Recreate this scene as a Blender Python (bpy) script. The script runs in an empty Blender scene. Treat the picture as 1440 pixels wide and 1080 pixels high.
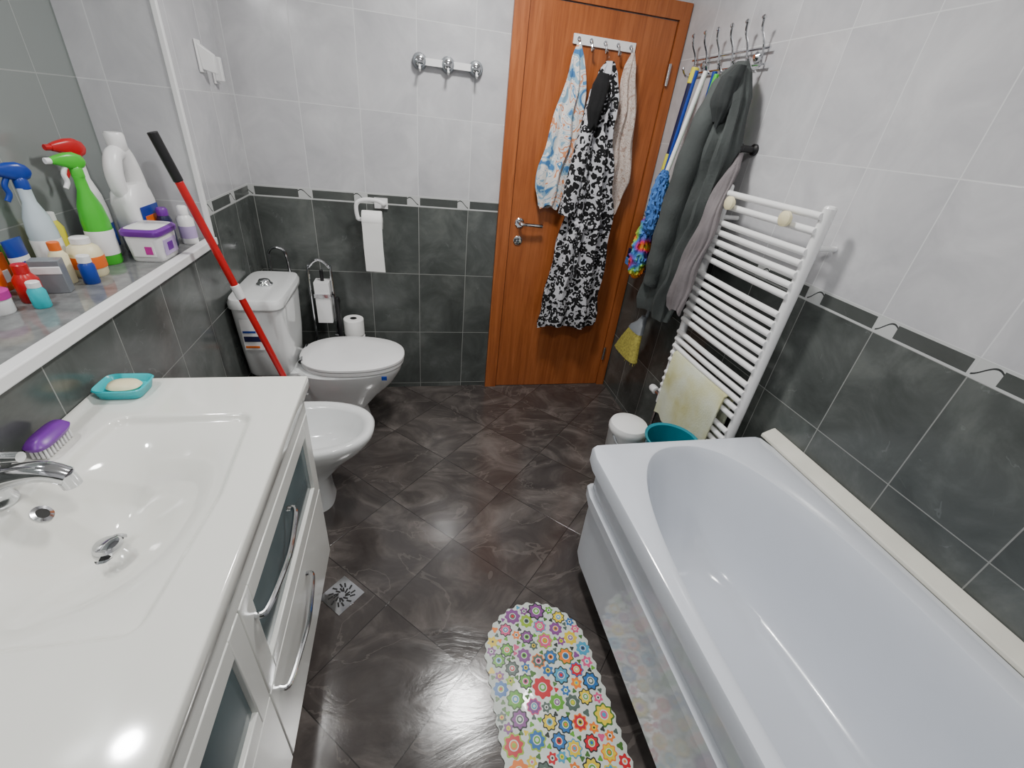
import bpy, bmesh, math, random
from mathutils import Matrix, Vector
random.seed(7)
sc=bpy.context.scene
W=2.0617; YF=-3.2; H=2.5; ZL=1.0154
# ---------------------------------------------------------------- node helpers
class NT:
    def __init__(s,name):
        s.mat=bpy.data.materials.new(name); s.mat.use_nodes=True
        s.t=s.mat.node_tree; s.b=s.t.nodes['Principled BSDF']
    def n(s,typ,**k):
        nd=s.t.nodes.new(typ)
        for a,v in k.items(): setattr(nd,a,v)
        return nd
    def set(s,sock,v):
        if isinstance(v,bpy.types.NodeSocket): s.t.links.new(v,sock)
        else:
            try: sock.default_value=v
            except Exception:
                sock.default_value=(v[0],v[1],v[2],1)
    def m(s,op,a,b=None,c=None):
        nd=s.n('ShaderNodeMath',operation=op)
        s.set(nd.inputs[0],a)
        if b is not None: s.set(nd.inputs[1],b)
        if c is not None: s.set(nd.inputs[2],c)
        return nd.outputs[0]
    def vm(s,op,a,b):
        nd=s.n('ShaderNodeVectorMath',operation=op); s.set(nd.inputs[0],a)
        if op=='SCALE': s.set(nd.inputs[3],b)
        else: s.set(nd.inputs[1],b)
        return nd.outputs[0]
    def mix(s,f,a,b):
        nd=s.n('ShaderNodeMix',data_type='RGBA'); s.set(nd.inputs[0],f)
        for i,v in ((6,a),(7,b)):
            if isinstance(v,bpy.types.NodeSocket): s.t.links.new(v,nd.inputs[i])
            else: nd.inputs[i].default_value=(v[0],v[1],v[2],1)
        return nd.outputs[2]
    def mixf(s,f,a,b):
        return s.m('ADD',s.m('MULTIPLY',f,b),s.m('MULTIPLY',s.m('SUBTRACT',1.0,f),a))
    def noise(s,vec,scale,detail=3,dist=0,rough=.5):
        nd=s.n('ShaderNodeTexNoise'); s.set(nd.inputs['Vector'],vec)
        nd.inputs['Scale'].default_value=scale; nd.inputs['Detail'].default_value=detail
        nd.inputs['Distortion'].default_value=dist; nd.inputs['Roughness'].default_value=rough
        return nd.outputs['Fac']
    def ramp(s,f,stops,const=False):
        nd=s.n('ShaderNodeValToRGB'); s.set(nd.inputs[0],f); cr=nd.color_ramp
        if const: cr.interpolation='CONSTANT'
        while len(cr.elements)<len(stops): cr.elements.new(.5)
        for e,(p,c) in zip(cr.elements,stops): e.position=p; e.color=(c[0],c[1],c[2],1)
        return nd.outputs[0]
    def pos(s): return s.n('ShaderNodeNewGeometry').outputs['Position']
    def obj(s): return s.n('ShaderNodeTexCoord').outputs['Object']
    def bump(s,h,strength=.3,dist=.01):
        nd=s.n('ShaderNodeBump'); nd.inputs['Strength'].default_value=strength; nd.inputs['Distance'].default_value=dist
        s.set(nd.inputs['Height'],h); s.t.links.new(nd.outputs[0],s.b.inputs['Normal'])
    def out(s,col=None,rough=None,metal=None,spec=None):
        if col is not None: s.set(s.b.inputs['Base Color'],col)
        if rough is not None: s.set(s.b.inputs['Roughness'],rough)
        if metal is not None: s.b.inputs['Metallic'].default_value=metal
        if spec is not None: s.b.inputs['Specular IOR Level'].default_value=spec
        return s.mat
def srgb(r,g,b):
    f=lambda c:(c/255/12.92) if c/255<=.04045 else ((c/255+.055)/1.055)**2.4
    return (f(r),f(g),f(b))
def pm(name,c,rough=.4,metal=0,var=.08,ns=12,bump=0,coat=0,em=0):
    t=NT(name); f=t.noise(t.obj(),ns,3)
    a=tuple(max(0,x*(1-var)) for x in c); b=tuple(min(1,x*(1+var)) for x in c)
    col=t.ramp(f,[(.3,a),(.7,b)])
    t.out(col,rough,metal)
    if bump: t.bump(t.noise(t.obj(),ns*12,4),bump,.003)
    if coat: t.b.inputs['Coat Weight'].default_value=coat
    if em:
        t.set(t.b.inputs['Emission Color'],(c[0],c[1],c[2],1)); t.b.inputs['Emission Strength'].default_value=em
    return t.mat
# ---------------------------------------------------------------- room materials
DR0,DR1=1.094,1.145; PU,PV=.258,.3555
def tile_wall(name,axis,u0,left=False):
    t=NT(name); P=t.pos(); sp=t.n('ShaderNodeSeparateXYZ'); t.set(sp.inputs[0],P)
    X,Y,Z=sp.outputs
    u=X if axis=='x' else Y
    if left: u=t.m('ADD',Y,X)
    Uc=t.m('DIVIDE',t.m('SUBTRACT',u,u0-PU*40),PU); fu=t.m('FRACT',Uc); iu=t.m('FLOOR',Uc)
    isl=t.m('GREATER_THAN',Z,DR1)
    ab=t.m('GREATER_THAN',Z,DR0)
    if left:
        inn=t.m('LESS_THAN',X,-.004); isl=t.m('MAXIMUM',isl,inn); ab=t.m('MAXIMUM',ab,inn)
    isb=t.m('SUBTRACT',ab,isl)
    Zd=t.m('DIVIDE',t.m('SUBTRACT',Z,DR0-PV*10),PV); Zl=t.m('DIVIDE',t.m('SUBTRACT',Z,DR1-PV*10),PV)
    V=t.mixf(isl,Zd,Zl); fv=t.m('FRACT',V); iv=t.m('FLOOR',V)
    gd=.0016
    g1=t.m('GREATER_THAN',t.m('ABSOLUTE',t.m('SUBTRACT',fu,.5)),.5-gd/PU)
    g2=t.m('GREATER_THAN',t.m('ABSOLUTE',t.m('SUBTRACT',fv,.5)),.5-gd/PV)
    g2=t.m('MULTIPLY',g2,t.m('SUBTRACT',1.0,isb))
    g=t.m('MAXIMUM',g1,g2)
    cx=t.n('ShaderNodeCombineXYZ'); t.set(cx.inputs[0],iu); t.set(cx.inputs[1],iv); t.set(cx.inputs[2],ab)
    wn=t.n('ShaderNodeTexWhiteNoise',noise_dimensions='3D'); t.set(wn.inputs[0],cx.outputs[0])
    q=t.vm('ADD',P,t.vm('SCALE',wn.outputs['Color'],9.0))
    n1=t.noise(q,5,7,.6,.62); n2=t.noise(q,3.2,4,1.8)
    vein=t.m('LESS_THAN',t.m('ABSOLUTE',t.m('SUBTRACT',n2,.5)),.004)
    nn=t.noise(q,16,4)
    vein=t.m('MULTIPLY',vein,t.m('GREATER_THAN',nn,.6))
    dk=t.ramp(n1,[(.28,srgb(62,66,64)),(.5,srgb(80,84,82)),(.75,srgb(108,112,109))])
    dk=t.mix(t.m('MULTIPLY',vein,.15),dk,srgb(150,155,155))
    lt=t.ramp(n1,[(.3,srgb(180,180,184)),(.5,srgb(193,193,196)),(.72,srgb(208,208,210))])
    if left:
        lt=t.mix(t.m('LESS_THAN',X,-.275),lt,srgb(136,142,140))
    tl=t.mix(isl,dk,lt)
    gc=t.mix(isl,srgb(140,142,139),srgb(210,211,212))
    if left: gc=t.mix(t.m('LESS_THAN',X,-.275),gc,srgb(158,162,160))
    tl=t.mix(g,tl,gc)
    zb=t.m('DIVIDE',t.m('SUBTRACT',Z,DR0),DR1-DR0)
    r1=t.m('MULTIPLY',t.m('GREATER_THAN',fu,.03),t.m('LESS_THAN',fu,.78))
    r2=t.m('MULTIPLY',t.m('GREATER_THAN',zb,.12),t.m('LESS_THAN',zb,.86))
    rect=t.m('MULTIPLY',r1,r2)
    cur=t.m('ADD',.5,t.m('MULTIPLY',.33,t.m('SINE',t.m('MULTIPLY',fu,17.0))))
    ln=t.m('LESS_THAN',t.m('ABSOLUTE',t.m('SUBTRACT',zb,cur)),.05)
    ln=t.m('MULTIPLY',ln,t.m('GREATER_THAN',fu,.76))
    bc=t.mix(ln,srgb(192,194,193),srgb(60,62,62))
    bc=t.mix(rect,bc,t.mix(.6,dk,srgb(76,79,77)))
    col=t.mix(isb,tl,bc)
    ro=t.mixf(isl,.16,.11); ro=t.mixf(g,ro,.7)
    ro=t.m('ADD',ro,t.m('MULTIPLY',t.noise(q,9,3),.08))
    t.out(col,ro)
    t.bump(t.m('ADD',t.m('MULTIPLY',g,-1.0),t.m('MULTIPLY',t.noise(P,7,2),.35)),.3,.003)
    return t.mat
def tile_floor():
    t=NT('floor_slate_tile'); P=t.pos(); sp=t.n('ShaderNodeSeparateXYZ'); t.set(sp.inputs[0],P); X,Y,Z=sp.outputs
    x=t.m('SUBTRACT',X,.898); y=t.m('SUBTRACT',Y,-.718); k=.70711/.36
    U=t.m('ADD',t.m('MULTIPLY',t.m('ADD',x,y),k),20.0); V=t.m('ADD',t.m('MULTIPLY',t.m('SUBTRACT',x,y),k),20.0)
    fu,fv=t.m('FRACT',U),t.m('FRACT',V)
    g=t.m('MAXIMUM',*[t.m('GREATER_THAN',t.m('ABSOLUTE',t.m('SUBTRACT',q,.5)),.5-.0016/.36) for q in (fu,fv)])
    cx=t.n('ShaderNodeCombineXYZ'); t.set(cx.inputs[0],t.m('FLOOR',U)); t.set(cx.inputs[1],t.m('FLOOR',V))
    wn=t.n('ShaderNodeTexWhiteNoise',noise_dimensions='3D'); t.set(wn.inputs[0],cx.outputs[0])
    q=t.vm('ADD',P,t.vm('SCALE',wn.outputs['Color'],9.0))
    mp=t.n('ShaderNodeMapping'); t.set(mp.inputs[0],q); mp.inputs['Rotation'].default_value=(0,0,.785); mp.inputs['Scale'].default_value=(1,1.5,1)
    n1=t.noise(mp.outputs[0],3.4,8,1.4,.6); n2=t.noise(q,14,5,.4)
    c=t.ramp(n1,[(.25,srgb(50,46,45)),(.48,srgb(74,69,67)),(.6,srgb(96,90,87)),(.8,srgb(128,121,117))])
    c=t.mix(t.m('MULTIPLY',n2,.3),c,srgb(60,53,50))
    vn=t.m('LESS_THAN',t.m('ABSOLUTE',t.m('SUBTRACT',t.noise(mp.outputs[0],1.6,5,1.6),.5)),.006)
    c=t.mix(t.m('MULTIPLY',vn,.16),c,srgb(150,142,136))
    c=t.mix(g,c,srgb(46,43,42))
    t.out(c,t.m('ADD',.09,t.m('MULTIPLY',n2,.14)),spec=.75)
    t.bump(t.m('ADD',t.m('MULTIPLY',g,-.6),n1),.28,.005)
    return t.mat
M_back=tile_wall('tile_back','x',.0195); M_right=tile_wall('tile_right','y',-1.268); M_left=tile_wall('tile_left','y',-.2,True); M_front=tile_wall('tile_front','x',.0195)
M_floor=tile_floor()
M_ceil=pm('ceiling_paint',srgb(238,238,236),.8,var=.02)
M_cer=pm('white_ceramic',srgb(232,234,234),.08,var=.01,coat=.4)
M_acr=pm('tub_acrylic',srgb(218,223,232),.12,var=.01,coat=.4)
M_lac=pm('vanity_lacquer',srgb(236,237,232),.18,var=.01)
M_basin=pm('basin_cast',srgb(232,232,225),.08,var=.01,coat=.4)
M_wp=pm('white_plastic',srgb(238,238,238),.3,var=.02)
M_rad=pm('radiator_enamel',srgb(242,242,242),.25,var=.01)
M_chr=pm('chrome',(.70,.71,.73),.1,1,var=.03)
M_blk=pm('black_plastic',srgb(25,25,27),.4)
M_seal=pm('cream_sealant',srgb(228,226,214),.5,var=.05)
M_paper=pm('tissue_paper',srgb(242,242,240),.9,var=.02,bump=.3)
M_tealp=pm('teal_plastic',srgb(40,190,200),.3)
M_teald=pm('dark_teal_plastic',srgb(10,125,142),.35)
M_red=pm('red_plastic',srgb(190,25,30),.3)
M_green=pm('green_plastic',srgb(70,190,50),.3)
M_blue=pm('blue_plastic',srgb(25,60,150),.3)
M_navy=pm('navy_plastic',srgb(25,28,70),.35)
M_purp=pm('purple_plastic',srgb(110,40,150),.35)
M_pink=pm('magenta_plastic',srgb(190,50,150),.35)
M_oran=pm('orange_plastic',srgb(235,110,30),.4)
M_yel=pm('yellow_plastic',srgb(225,215,60),.4)
M_grey=pm('grey_plastic',srgb(125,130,135),.35)
M_cream=pm('cream_plastic',srgb(235,225,185),.4)
M_lil=pm('lilac_plastic',srgb(190,170,215),.35)
M_gran=pm('ledge_granite',srgb(118,120,120),.08,var=.25,ns=30)
M_dark=pm('dark_void',srgb(18,18,18),.6)
def wood():
    t=NT('door_oak_veneer'); mp=t.n('ShaderNodeMapping'); t.set(mp.inputs[0],t.pos()); mp.inputs['Scale'].default_value=(22,22,1.2)
    f=t.noise(mp.outputs[0],1.6,8,.9,.6)
    mp2=t.n('ShaderNodeMapping'); t.set(mp2.inputs[0],t.pos()); mp2.inputs['Scale'].default_value=(160,160,5)
    f2=t.noise(mp2.outputs[0],1.5,3)
    c=t.ramp(f,[(.25,srgb(134,70,34)),(.5,srgb(162,91,47)),(.75,srgb(180,107,60))])
    c=t.mix(t.m('MULTIPLY',t.m('GREATER_THAN',f2,.6),.35),c,srgb(124,64,30))
    return t.out(c,.33)
M_wood=wood()
M_woodd=pm('door_edge_wood',srgb(110,56,26),.4,var=.15)
def glass():
    t=NT('frosted_glass'); c=t.ramp(t.noise(t.obj(),3,2),[(.3,srgb(60,78,84)),(.7,srgb(104,122,126))]); return t.out(c,.12)
M_glass=glass()
def leopard():
    t=NT('leopard_fleece'); o=t.obj()
    nz=t.n('ShaderNodeTexNoise'); t.set(nz.inputs[0],o); nz.inputs['Scale'].default_value=18
    d=t.vm('ADD',o,t.vm('SCALE',nz.outputs['Color'],.035))
    v=t.n('ShaderNodeTexVoronoi'); t.set(v.inputs['Vector'],d); v.inputs['Scale'].default_value=40
    D=v.outputs['Distance']
    ring=t.m('MULTIPLY',t.m('LESS_THAN',D,.60),t.m('GREATER_THAN',D,.16))
    brk=t.m('GREATER_THAN',t.noise(o,34,2),.39)
    k=t.m('MULTIPLY',ring,brk)
    c=t.mix(k,srgb(196,196,202),srgb(14,14,17))
    t.out(c,.95); t.bump(t.noise(o,180,2),.4,.003); return t.mat
M_leo=leopard()
def pattern(name,stops,sc,dist=1.5):
    t=NT(name); o=t.obj(); f=t.noise(o,sc,2,dist); c=t.ramp(f,stops,True); t.out(c,.95); t.bump(t.noise(o,220,2),.4,.002); return t.mat
wh=srgb(224,221,217)
M_tow1=pattern('beach_towel',[(0,srgb(70,120,170)),(.38,srgb(140,175,198)),(.44,wh),(.485,srgb(120,160,190)),(.50,wh),(.56,srgb(212,140,98)),(.595,srgb(205,212,218)),(.64,srgb(80,135,180)),(.70,wh)],9)
M_tow2=pattern('lace_cloth',[(0,srgb(175,150,138)),(.38,srgb(212,198,188)),(.48,srgb(188,166,154)),(.53,srgb(216,204,196)),(.62,srgb(182,158,146)),(.66,srgb(212,200,190))],45,.6)
M_jack=pm('dark_jacket',srgb(68,73,72),.85,var=.2,ns=8,bump=.5)
M_jackd=pm('jacket_lining',srgb(46,50,50),.9,var=.2,ns=8,bump=.4)
M_gar=pm('grey_cloth',srgb(118,112,114),.9,var=.15,ns=10,bump=.5)
def paletowel():
    t=NT('pale_towel'); o=t.obj(); c=t.ramp(t.noise(o,7,3),[(.35,srgb(212,216,194)),(.55,srgb(204,204,162)),(.7,srgb(192,186,124))]); t.out(c,.95); t.bump(t.noise(o,150,3),.6,.004); return t.mat
M_pale=paletowel()
M_strw=pm('broom_bristle',srgb(158,148,66),.8,var=.35,ns=90,bump=.6)
M_bfluf=pm('blue_microfibre',srgb(70,120,190),.95,var=.35,ns=60,bump=.8)
M_wfluf=pm('white_mop_yarn',srgb(150,170,205),.95,var=.3,ns=60,bump=.8)
def rainbow():
    t=NT('rainbow_duster'); o=t.obj(); f=t.m('FRACT',t.m('MULTIPLY',t.noise(o,9,1),3.0))
    c=t.ramp(f,[(0,srgb(220,50,60)),(.2,srgb(235,140,40)),(.4,srgb(120,190,60)),(.6,srgb(60,120,200)),(.8,srgb(130,60,160)),(1,srgb(220,50,60))]); return t.out(c,.9)
M_rain=rainbow()
# ---------------------------------------------------------------- mesh builder
def smoothpath(pts,sub=6):
    P=[Vector(p) for p in pts]
    if len(P)<3: return P
    o=[]
    for i in range(len(P)-1):
        a=P[max(i-1,0)];b=P[i];c=P[i+1];d=P[min(i+2,len(P)-1)]
        for k in range(sub):
            s=k/sub
            o.append(.5*((2*b)+(c-a)*s+(2*a-5*b+4*c-d)*s*s+(3*b-a-3*c+d)*s**3))
    o.append(P[-1]); return o
class B:
    def __init__(s,name): s.name=name; s.v=[]; s.f=[]; s.m=[]; s.sm=[]; s.mats=[]
    def mi(s,m):
        if m not in s.mats: s.mats.append(m)
        return s.mats.index(m)
    def add(s,vs,fs,m,smooth):
        o=len(s.v); s.v+= [tuple(x) for x in vs]; k=s.mi(m)
        for f in fs: s.f.append([i+o for i in f]); s.m.append(k); s.sm.append(smooth)
    def box(s,a,b,m,rot=0,piv=None):
        x0,y0,z0=a;x1,y1,z1=b
        vs=[(x,y,z) for z in (z0,z1) for x,y in ((x0,y0),(x1,y0),(x1,y1),(x0,y1))]
        if rot:
            px,py=piv or ((x0+x1)/2,(y0+y1)/2); c,si=math.cos(rot),math.sin(rot)
            vs=[(px+(x-px)*c-(y-py)*si,py+(x-px)*si+(y-py)*c,z) for x,y,z in vs]
        s.add(vs,[(0,3,2,1),(4,5,6,7),(0,1,5,4),(1,2,6,5),(2,3,7,6),(3,0,4,7)],m,False); return s
    def loft(s,loops,m,cap0=True,cap1=True,smooth=True):
        n=len(loops[0]); vs=[p for l in loops for p in l]; fs=[]
        for i in range(len(loops)-1):
            for j in range(n):
                k=(j+1)%n; fs.append((i*n+j,i*n+k,(i+1)*n+k,(i+1)*n+j))
        if cap0: fs.append(tuple(range(n))[::-1])
        if cap1: fs.append(tuple((len(loops)-1)*n+j for j in range(n)))
        s.add(vs,fs,m,smooth); return s
    def tube(s,pts,r,m,n=10,smoothp=True,sub=6):
        P=smoothpath(pts,sub) if smoothp else [Vector(p) for p in pts]
        loops=[]; up=None
        for i,p in enumerate(P):
            t=(P[min(i+1,len(P)-1)]-P[max(i-1,0)]).normalized()
            if up is None: up=Vector((0,0,1)) if abs(t.z)<.9 else Vector((1,0,0))
            a=t.cross(up); 
            if a.length<1e-4: a=t.orthogonal()
            a.normalize(); b=a.cross(t).normalized(); up=b
            rr=r(i/(len(P)-1)) if callable(r) else r
            loops.append([p+(a*math.cos(2*math.pi*k/n)+b*math.sin(2*math.pi*k/n))*rr for k in range(n)])
        return s.loft(loops,m)
    def lathe(s,c,prof,m,n=28,ax='z',sx=1,sy=1,cap=True):
        loops=[]
        for r,h in prof:
            l=[]
            for k in range(n):
                a=2*math.pi*k/n; u=r*math.cos(a)*sx; w=r*math.sin(a)*sy
                if ax=='z': l.append((c[0]+u,c[1]+w,c[2]+h))
                elif ax=='x': l.append((c[0]+h,c[1]+u,c[2]+w))
                else: l.append((c[0]+u,c[1]+h,c[2]+w))
            loops.append(l)
        return s.loft(loops,m,cap,cap)
    def done(s,bevel=0,parent=None,sharp=35,sub=0):
        me=bpy.data.meshes.new(s.name); me.from_pydata(s.v,[],s.f)
        for m in s.mats: me.materials.append(m)
        for p,k,sm in zip(me.polygons,s.m,s.sm): p.material_index=k; p.use_smooth=sm
        bm=bmesh.new(); bm.from_mesh(me); bmesh.ops.recalc_face_normals(bm,faces=bm.faces); bm.to_mesh(me); bm.free()
        try: me.set_sharp_from_angle(angle=math.radians(sharp))
        except Exception: pass
        o=bpy.data.objects.new(s.name,me); sc.collection.objects.link(o)
        if bevel:
            b=o.modifiers.new('bev','BEVEL'); b.width=bevel; b.segments=3; b.limit_method='ANGLE'; b.angle_limit=math.radians(50)
        if sub:
            b=o.modifiers.new('sub','SUBSURF'); b.levels=sub; b.render_levels=sub
        if parent: o.parent=parent
        return o
def sel(cx,cy,z,a,b,n=2.5,N=64,a2=None):
    l=[]
    for k in range(N):
        t=2*math.pi*k/N; c,s_=math.cos(t),math.sin(t)
        x=math.copysign(abs(c)**(2/n),c); y=math.copysign(abs(s_)**(2/n),s_)
        aa=a2 if (a2 and x>0) else a
        l.append((cx+aa*x,cy+b*y,z))
    return l
# ---------------------------------------------------------------- room
B('floor').box((-.4,YF-.1,-.1),(W+.1,.1,0),M_floor).done()
B('ceiling').box((-.4,YF-.1,H),(W+.1,.1,H+.1),M_ceil).done()
B('wall_back').box((-.4,0,0),(W+.1,.1,H),M_back).done()
B('wall_right').box((W,YF,0),(W+.1,0,H),M_right).done()
B('wall_front').box((-.4,YF-.1,0),(W+.1,YF,H),M_front).done()
NT_=2.12
wl=B('wall_left'); NY0=-2.9; NY1=-.5222
wl.box((-.4,YF,0),(0,0,ZL-.02),M_left)
wl.box((-.4,NY1,ZL-.02),(0,0,H),M_left)
wl.box((-.4,YF,ZL-.02),(0,NY0,H),M_left)
wl.box((-.4,NY0,NT_),(0,NY1,H),M_left)
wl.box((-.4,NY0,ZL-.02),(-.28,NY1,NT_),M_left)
wl.done()
t=B('trim_ledge'); t.box((-.28,NY0,ZL-.02),(-.022,NY1,ZL),M_gran); t.box((-.022,NY0,ZL-.026),(.012,NY1+.012,ZL+.003),M_wp); t.done(.004)
B('trim_niche_edge').box((-.012,NY1-.004,ZL+.003),(.006,NY1+.012,NT_),M_wp).done(.003)
# door
d=B('door_1')
dz=2.07
d.box((1.286,-.012,.004),(2.001,-.001,1.998),M_wood)
d.box((1.281,-.004,0),(1.286,-.001,2.003),M_woodd)
d.box((1.212,-.022,0),(1.281,-.001,dz),M_wood); d.box((2.006,-.022,0),(2.056,-.001,dz),M_wood); d.box((1.281,-.022,2.003),(2.006,-.001,dz),M_wood)
d.lathe((2.004,-.03,1.79),[(.008,-.045),(.008,.045)],M_chr,12); d.lathe((2.004,-.03,.25),[(.008,-.045),(.008,.045)],M_chr,12)
d.lathe((1.335,-.012,1.05),[(.026,0),(.026,-.006),(.022,-.009)],M_chr,24,'y')
d.tube([(1.335,-.018,1.05),(1.335,-.05,1.05),(1.35,-.06,1.05),(1.40,-.06,1.048),(1.455,-.055,1.045)],.0095,M_chr)
d.lathe((1.335,-.012,.956),[(.025,0),(.025,-.006),(.021,-.008)],M_chr,24,'y'); d.box((1.332,-.0215,.945),(1.338,-.0195,.967),M_blk)
d.done(.003)
# door towel rail
r=B('door_hook_rail'); r.box((1.50,-.022,1.855),(1.81,-.013,1.893),M_wp)
for x in (1.525,1.585,1.655,1.72,1.785):
    r.tube([(x,-.022,1.875),(x,-.045,1.865),(x,-.052,1.845),(x,-.06,1.83),(x,-.075,1.84)],.0045,M_chr,8)
    r.lathe((x,-.022,1.875),[(.009,0),(.009,-.005)],M_chr,12,'y')
r.done(.003)
def drape(b,secs,axis,mat,fold=.25,nf=5,N=64,steps=6,ph=0):
    loops=[]; S=[]
    for i in range(len(secs)-1):
        for k in range(steps):
            u=k/steps; S.append([secs[i][j]*(1-u)+secs[i+1][j]*u for j in range(5)])
    S.append(list(secs[-1])); z0=secs[0][0]
    for q,(z,c,dp,hw,hd) in enumerate(S):
        l=[]; fa=fold*min(1,(z0-z)/.15+.2)
        for k in range(N):
            a=2*math.pi*k/N
            f=1+fa*(math.sin(nf*a+ph+z*3)+.5*math.sin((nf*2+1)*a+ph*2+z*5))*.5
            al=c+hw*math.cos(a)*(1+.25*(f-1))+.006*math.sin(z*23+ph)
            de=dp+hd*math.sin(a)*f+.004*math.sin(z*31+a*2+ph)
            zz=z+(.012*math.sin(3*a+ph) if q==len(S)-1 else 0)
            l.append((al,de,zz) if axis=='x' else (de,al,zz))
        loops.append(l)
    b.loft(loops,mat); return b
drape(B('beach_towel'),[(1.85,1.523,-.066,.010,.010),(1.80,1.522,-.066,.03,.018),(1.66,1.522,-.066,.058,.026),(1.5,1.512,-.066,.082,.028),(1.35,1.487,-.064,.088,.027),(1.24,1.472,-.062,.078,.024),(1.15,1.462,-.06,.05,.02)],'x',M_tow1,.6,6).done()
rb=B('leopard_bathrobe')
drape(rb,[(1.80,1.672,-.10,.018,.018),(1.76,1.665,-.105,.045,.028),(1.65,1.658,-.112,.065,.045),(1.45,1.662,-.115,.078,.05),(1.2,1.685,-.112,.118,.052),(.95,1.678,-.11,.142,.052),(.7,1.665,-.107,.158,.048),(.52,1.66,-.105,.172,.046),(.485,1.66,-.103,.17,.038)],'x',M_leo,.7,7,ph=1)
rb.tube([(1.61,-.135,1.68),(1.585,-.15,1.5),(1.565,-.15,1.3),(1.555,-.145,1.13)],lambda t_:.03+.018*t_,M_leo,18)
rb.tube([(1.57,-.155,1.10),(1.66,-.172,1.08),(1.76,-.165,1.085)],.012,M_leo,10); rb.tube([(1.64,-.175,1.08),(1.635,-.175,.95),(1.65,-.17,.80)],.011,M_leo,10)
rb.done()
h=B('black_hood'); drape(h,[(1.745,1.612,-.178,.025,.015),(1.70,1.605,-.183,.04,.026),(1.6,1.60,-.185,.036,.028),(1.53,1.605,-.183,.018,.015)],'x',pm('black_fleece',srgb(18,18,20),.95,bump=.6),.3,3); h.done()
drape(B('lace_cloth'),[(1.85,1.785,-.062,.008,.010),(1.80,1.79,-.062,.028,.018),(1.62,1.80,-.062,.055,.026),(1.42,1.805,-.062,.085,.027),(1.30,1.80,-.062,.10,.026),(1.2,1.815,-.060,.07,.022),(1.14,1.825,-.060,.035,.016)],'x',M_tow2,.6,6,ph=2).done()
# suction hook rail on back wall
k=B('suction_hook_rail'); k.box((.79,-.028,1.695),(1.075,-.012,1.722),M_wp)
for x in (.805,.93,1.058):
    k.lathe((x,-.001,1.708),[(.032,0),(.033,-.01),(.030,-.02),(.026,-.03),(.010,-.036)],M_grey,28,'y')
    k.lathe((x,-.03,1.708),[(.020,0),(.020,-.008),(.014,-.011)],M_chr,20,'y')
    k.tube([(x,-.032,1.70),(x,-.045,1.685),(x,-.055,1.672),(x,-.065,1.68)],.005,M_wp,8)
k.done(.004)
# toilet paper holder + roll
k=B('toilet_roll_holder')
k.box((.575,-.012,1.075),(.64,-.001,1.125),M_wp)
k.tube([(.62,-.01,1.10),(.625,-.07,1.105),(.59,-.075,1.122),(.53,-.075,1.122),(.495,-.075,1.10),(.495,-.075,1.045),(.51,-.075,1.03),(.60,-.075,1.03)],.010,M_wp,10)
k.lathe((.515,-.075,1.03),[(.014,0),(.014,.001),(.042,.002),(.044,.006),(.044,.094),(.042,.098),(.014,.099),(.014,.1)],M_paper,32,'x')
k.loft([[(.518,-.118,1.03),(.612,-.118,1.03),(.612,-.1165,1.03),(.518,-.1165,1.03)],[(.519,-.118,.9),(.613,-.117,.9),(.613,-.1155,.9),(.519,-.1165,.9)],[(.522,-.112,.78),(.618,-.108,.775),(.618,-.1065,.775),(.522,-.1105,.78)]],M_paper)
k.done(.002)
# white bracket on left wall
k=B('wall_bracket'); k.box((0.001,-.285,1.56),(.008,-.235,1.66),M_wp); k.box((0.001,-.16,1.53),(.008,-.11,1.63),M_wp)
k.loft([[(.008,-.28,1.65),(.008,-.24,1.65),(.05,-.235,1.62),(.05,-.255,1.62)],[(.008,-.27,1.57),(.008,-.23,1.57),(.045,-.225,1.56),(.045,-.245,1.56)]],M_wp,smooth=False)
k.box((.008,-.155,1.54),(.035,-.13,1.62),M_wp); k.done(.003)
# ---------------------------------------------------------------- toilet
T=B('toilet'); cy=-.385
T.loft([sel(.105,cy,.40,.085,.15,5),sel(.105,cy,.42,.095,.165,5),sel(.108,cy,.55,.10,.178,6),sel(.11,cy,.745,.105,.195,6)],M_cer)
T.loft([sel(.112,cy,.745,.108,.205,6),sel(.112,cy,.748,.111,.21,6),sel(.112,cy,.77,.111,.21,6),sel(.112,cy,.785,.104,.202,6),sel(.112,cy,.787,.09,.18,6)],M_cer)
T.lathe((.11,cy,.785),[(.034,0),(.034,.008),(.026,.014),(.025,.02),(.02,.026),(.006,.029)],M_chr,28)
T.loft([sel(.33,cy,0,.16,.10,3,64,.20),sel(.33,cy,.03,.155,.095,3,64,.19),sel(.33,cy,.14,.15,.09,3,64,.17),sel(.36,cy,.22,.19,.11,2.6,64,.21),sel(.38,cy,.30,.22,.15,2.4,64,.27),sel(.40,cy,.37,.24,.178,2.3,64,.29),sel(.40,cy,.395,.24,.185,2.3,64,.295),sel(.40,cy,.405,.23,.178,2.3,64,.288)],M_cer)
T.box((.06,cy-.13,.33),(.24,cy+.13,.402),M_cer)
T.loft([sel(.43,cy,.407,.21,.180,2.3,64,.268),sel(.43,cy,.410,.215,.186,2.3,64,.274),sel(.43,cy,.424,.215,.186,2.3,64,.274),sel(.43,cy,.427,.21,.18,2.3,64,.268)],M_wp)
T.loft([sel(.43,cy,.430,.215,.184,2.3,64,.272),sel(.43,cy,.433,.22,.19,2.3,64,.278),sel(.43,cy,.444,.22,.19,2.3,64,.277),sel(.43,cy,.452,.205,.175,2.3,64,.262),sel(.43,cy,.456,.15,.12,2.3,64,.2),sel(.43,cy,.457,.05,.05,2.3,64,.08)],M_wp)
for yy in (-.07,.07): T.lathe((.228,cy+yy-.02,.44),[(.012,0),(.012,.04)],M_chr,14,'y')
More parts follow.
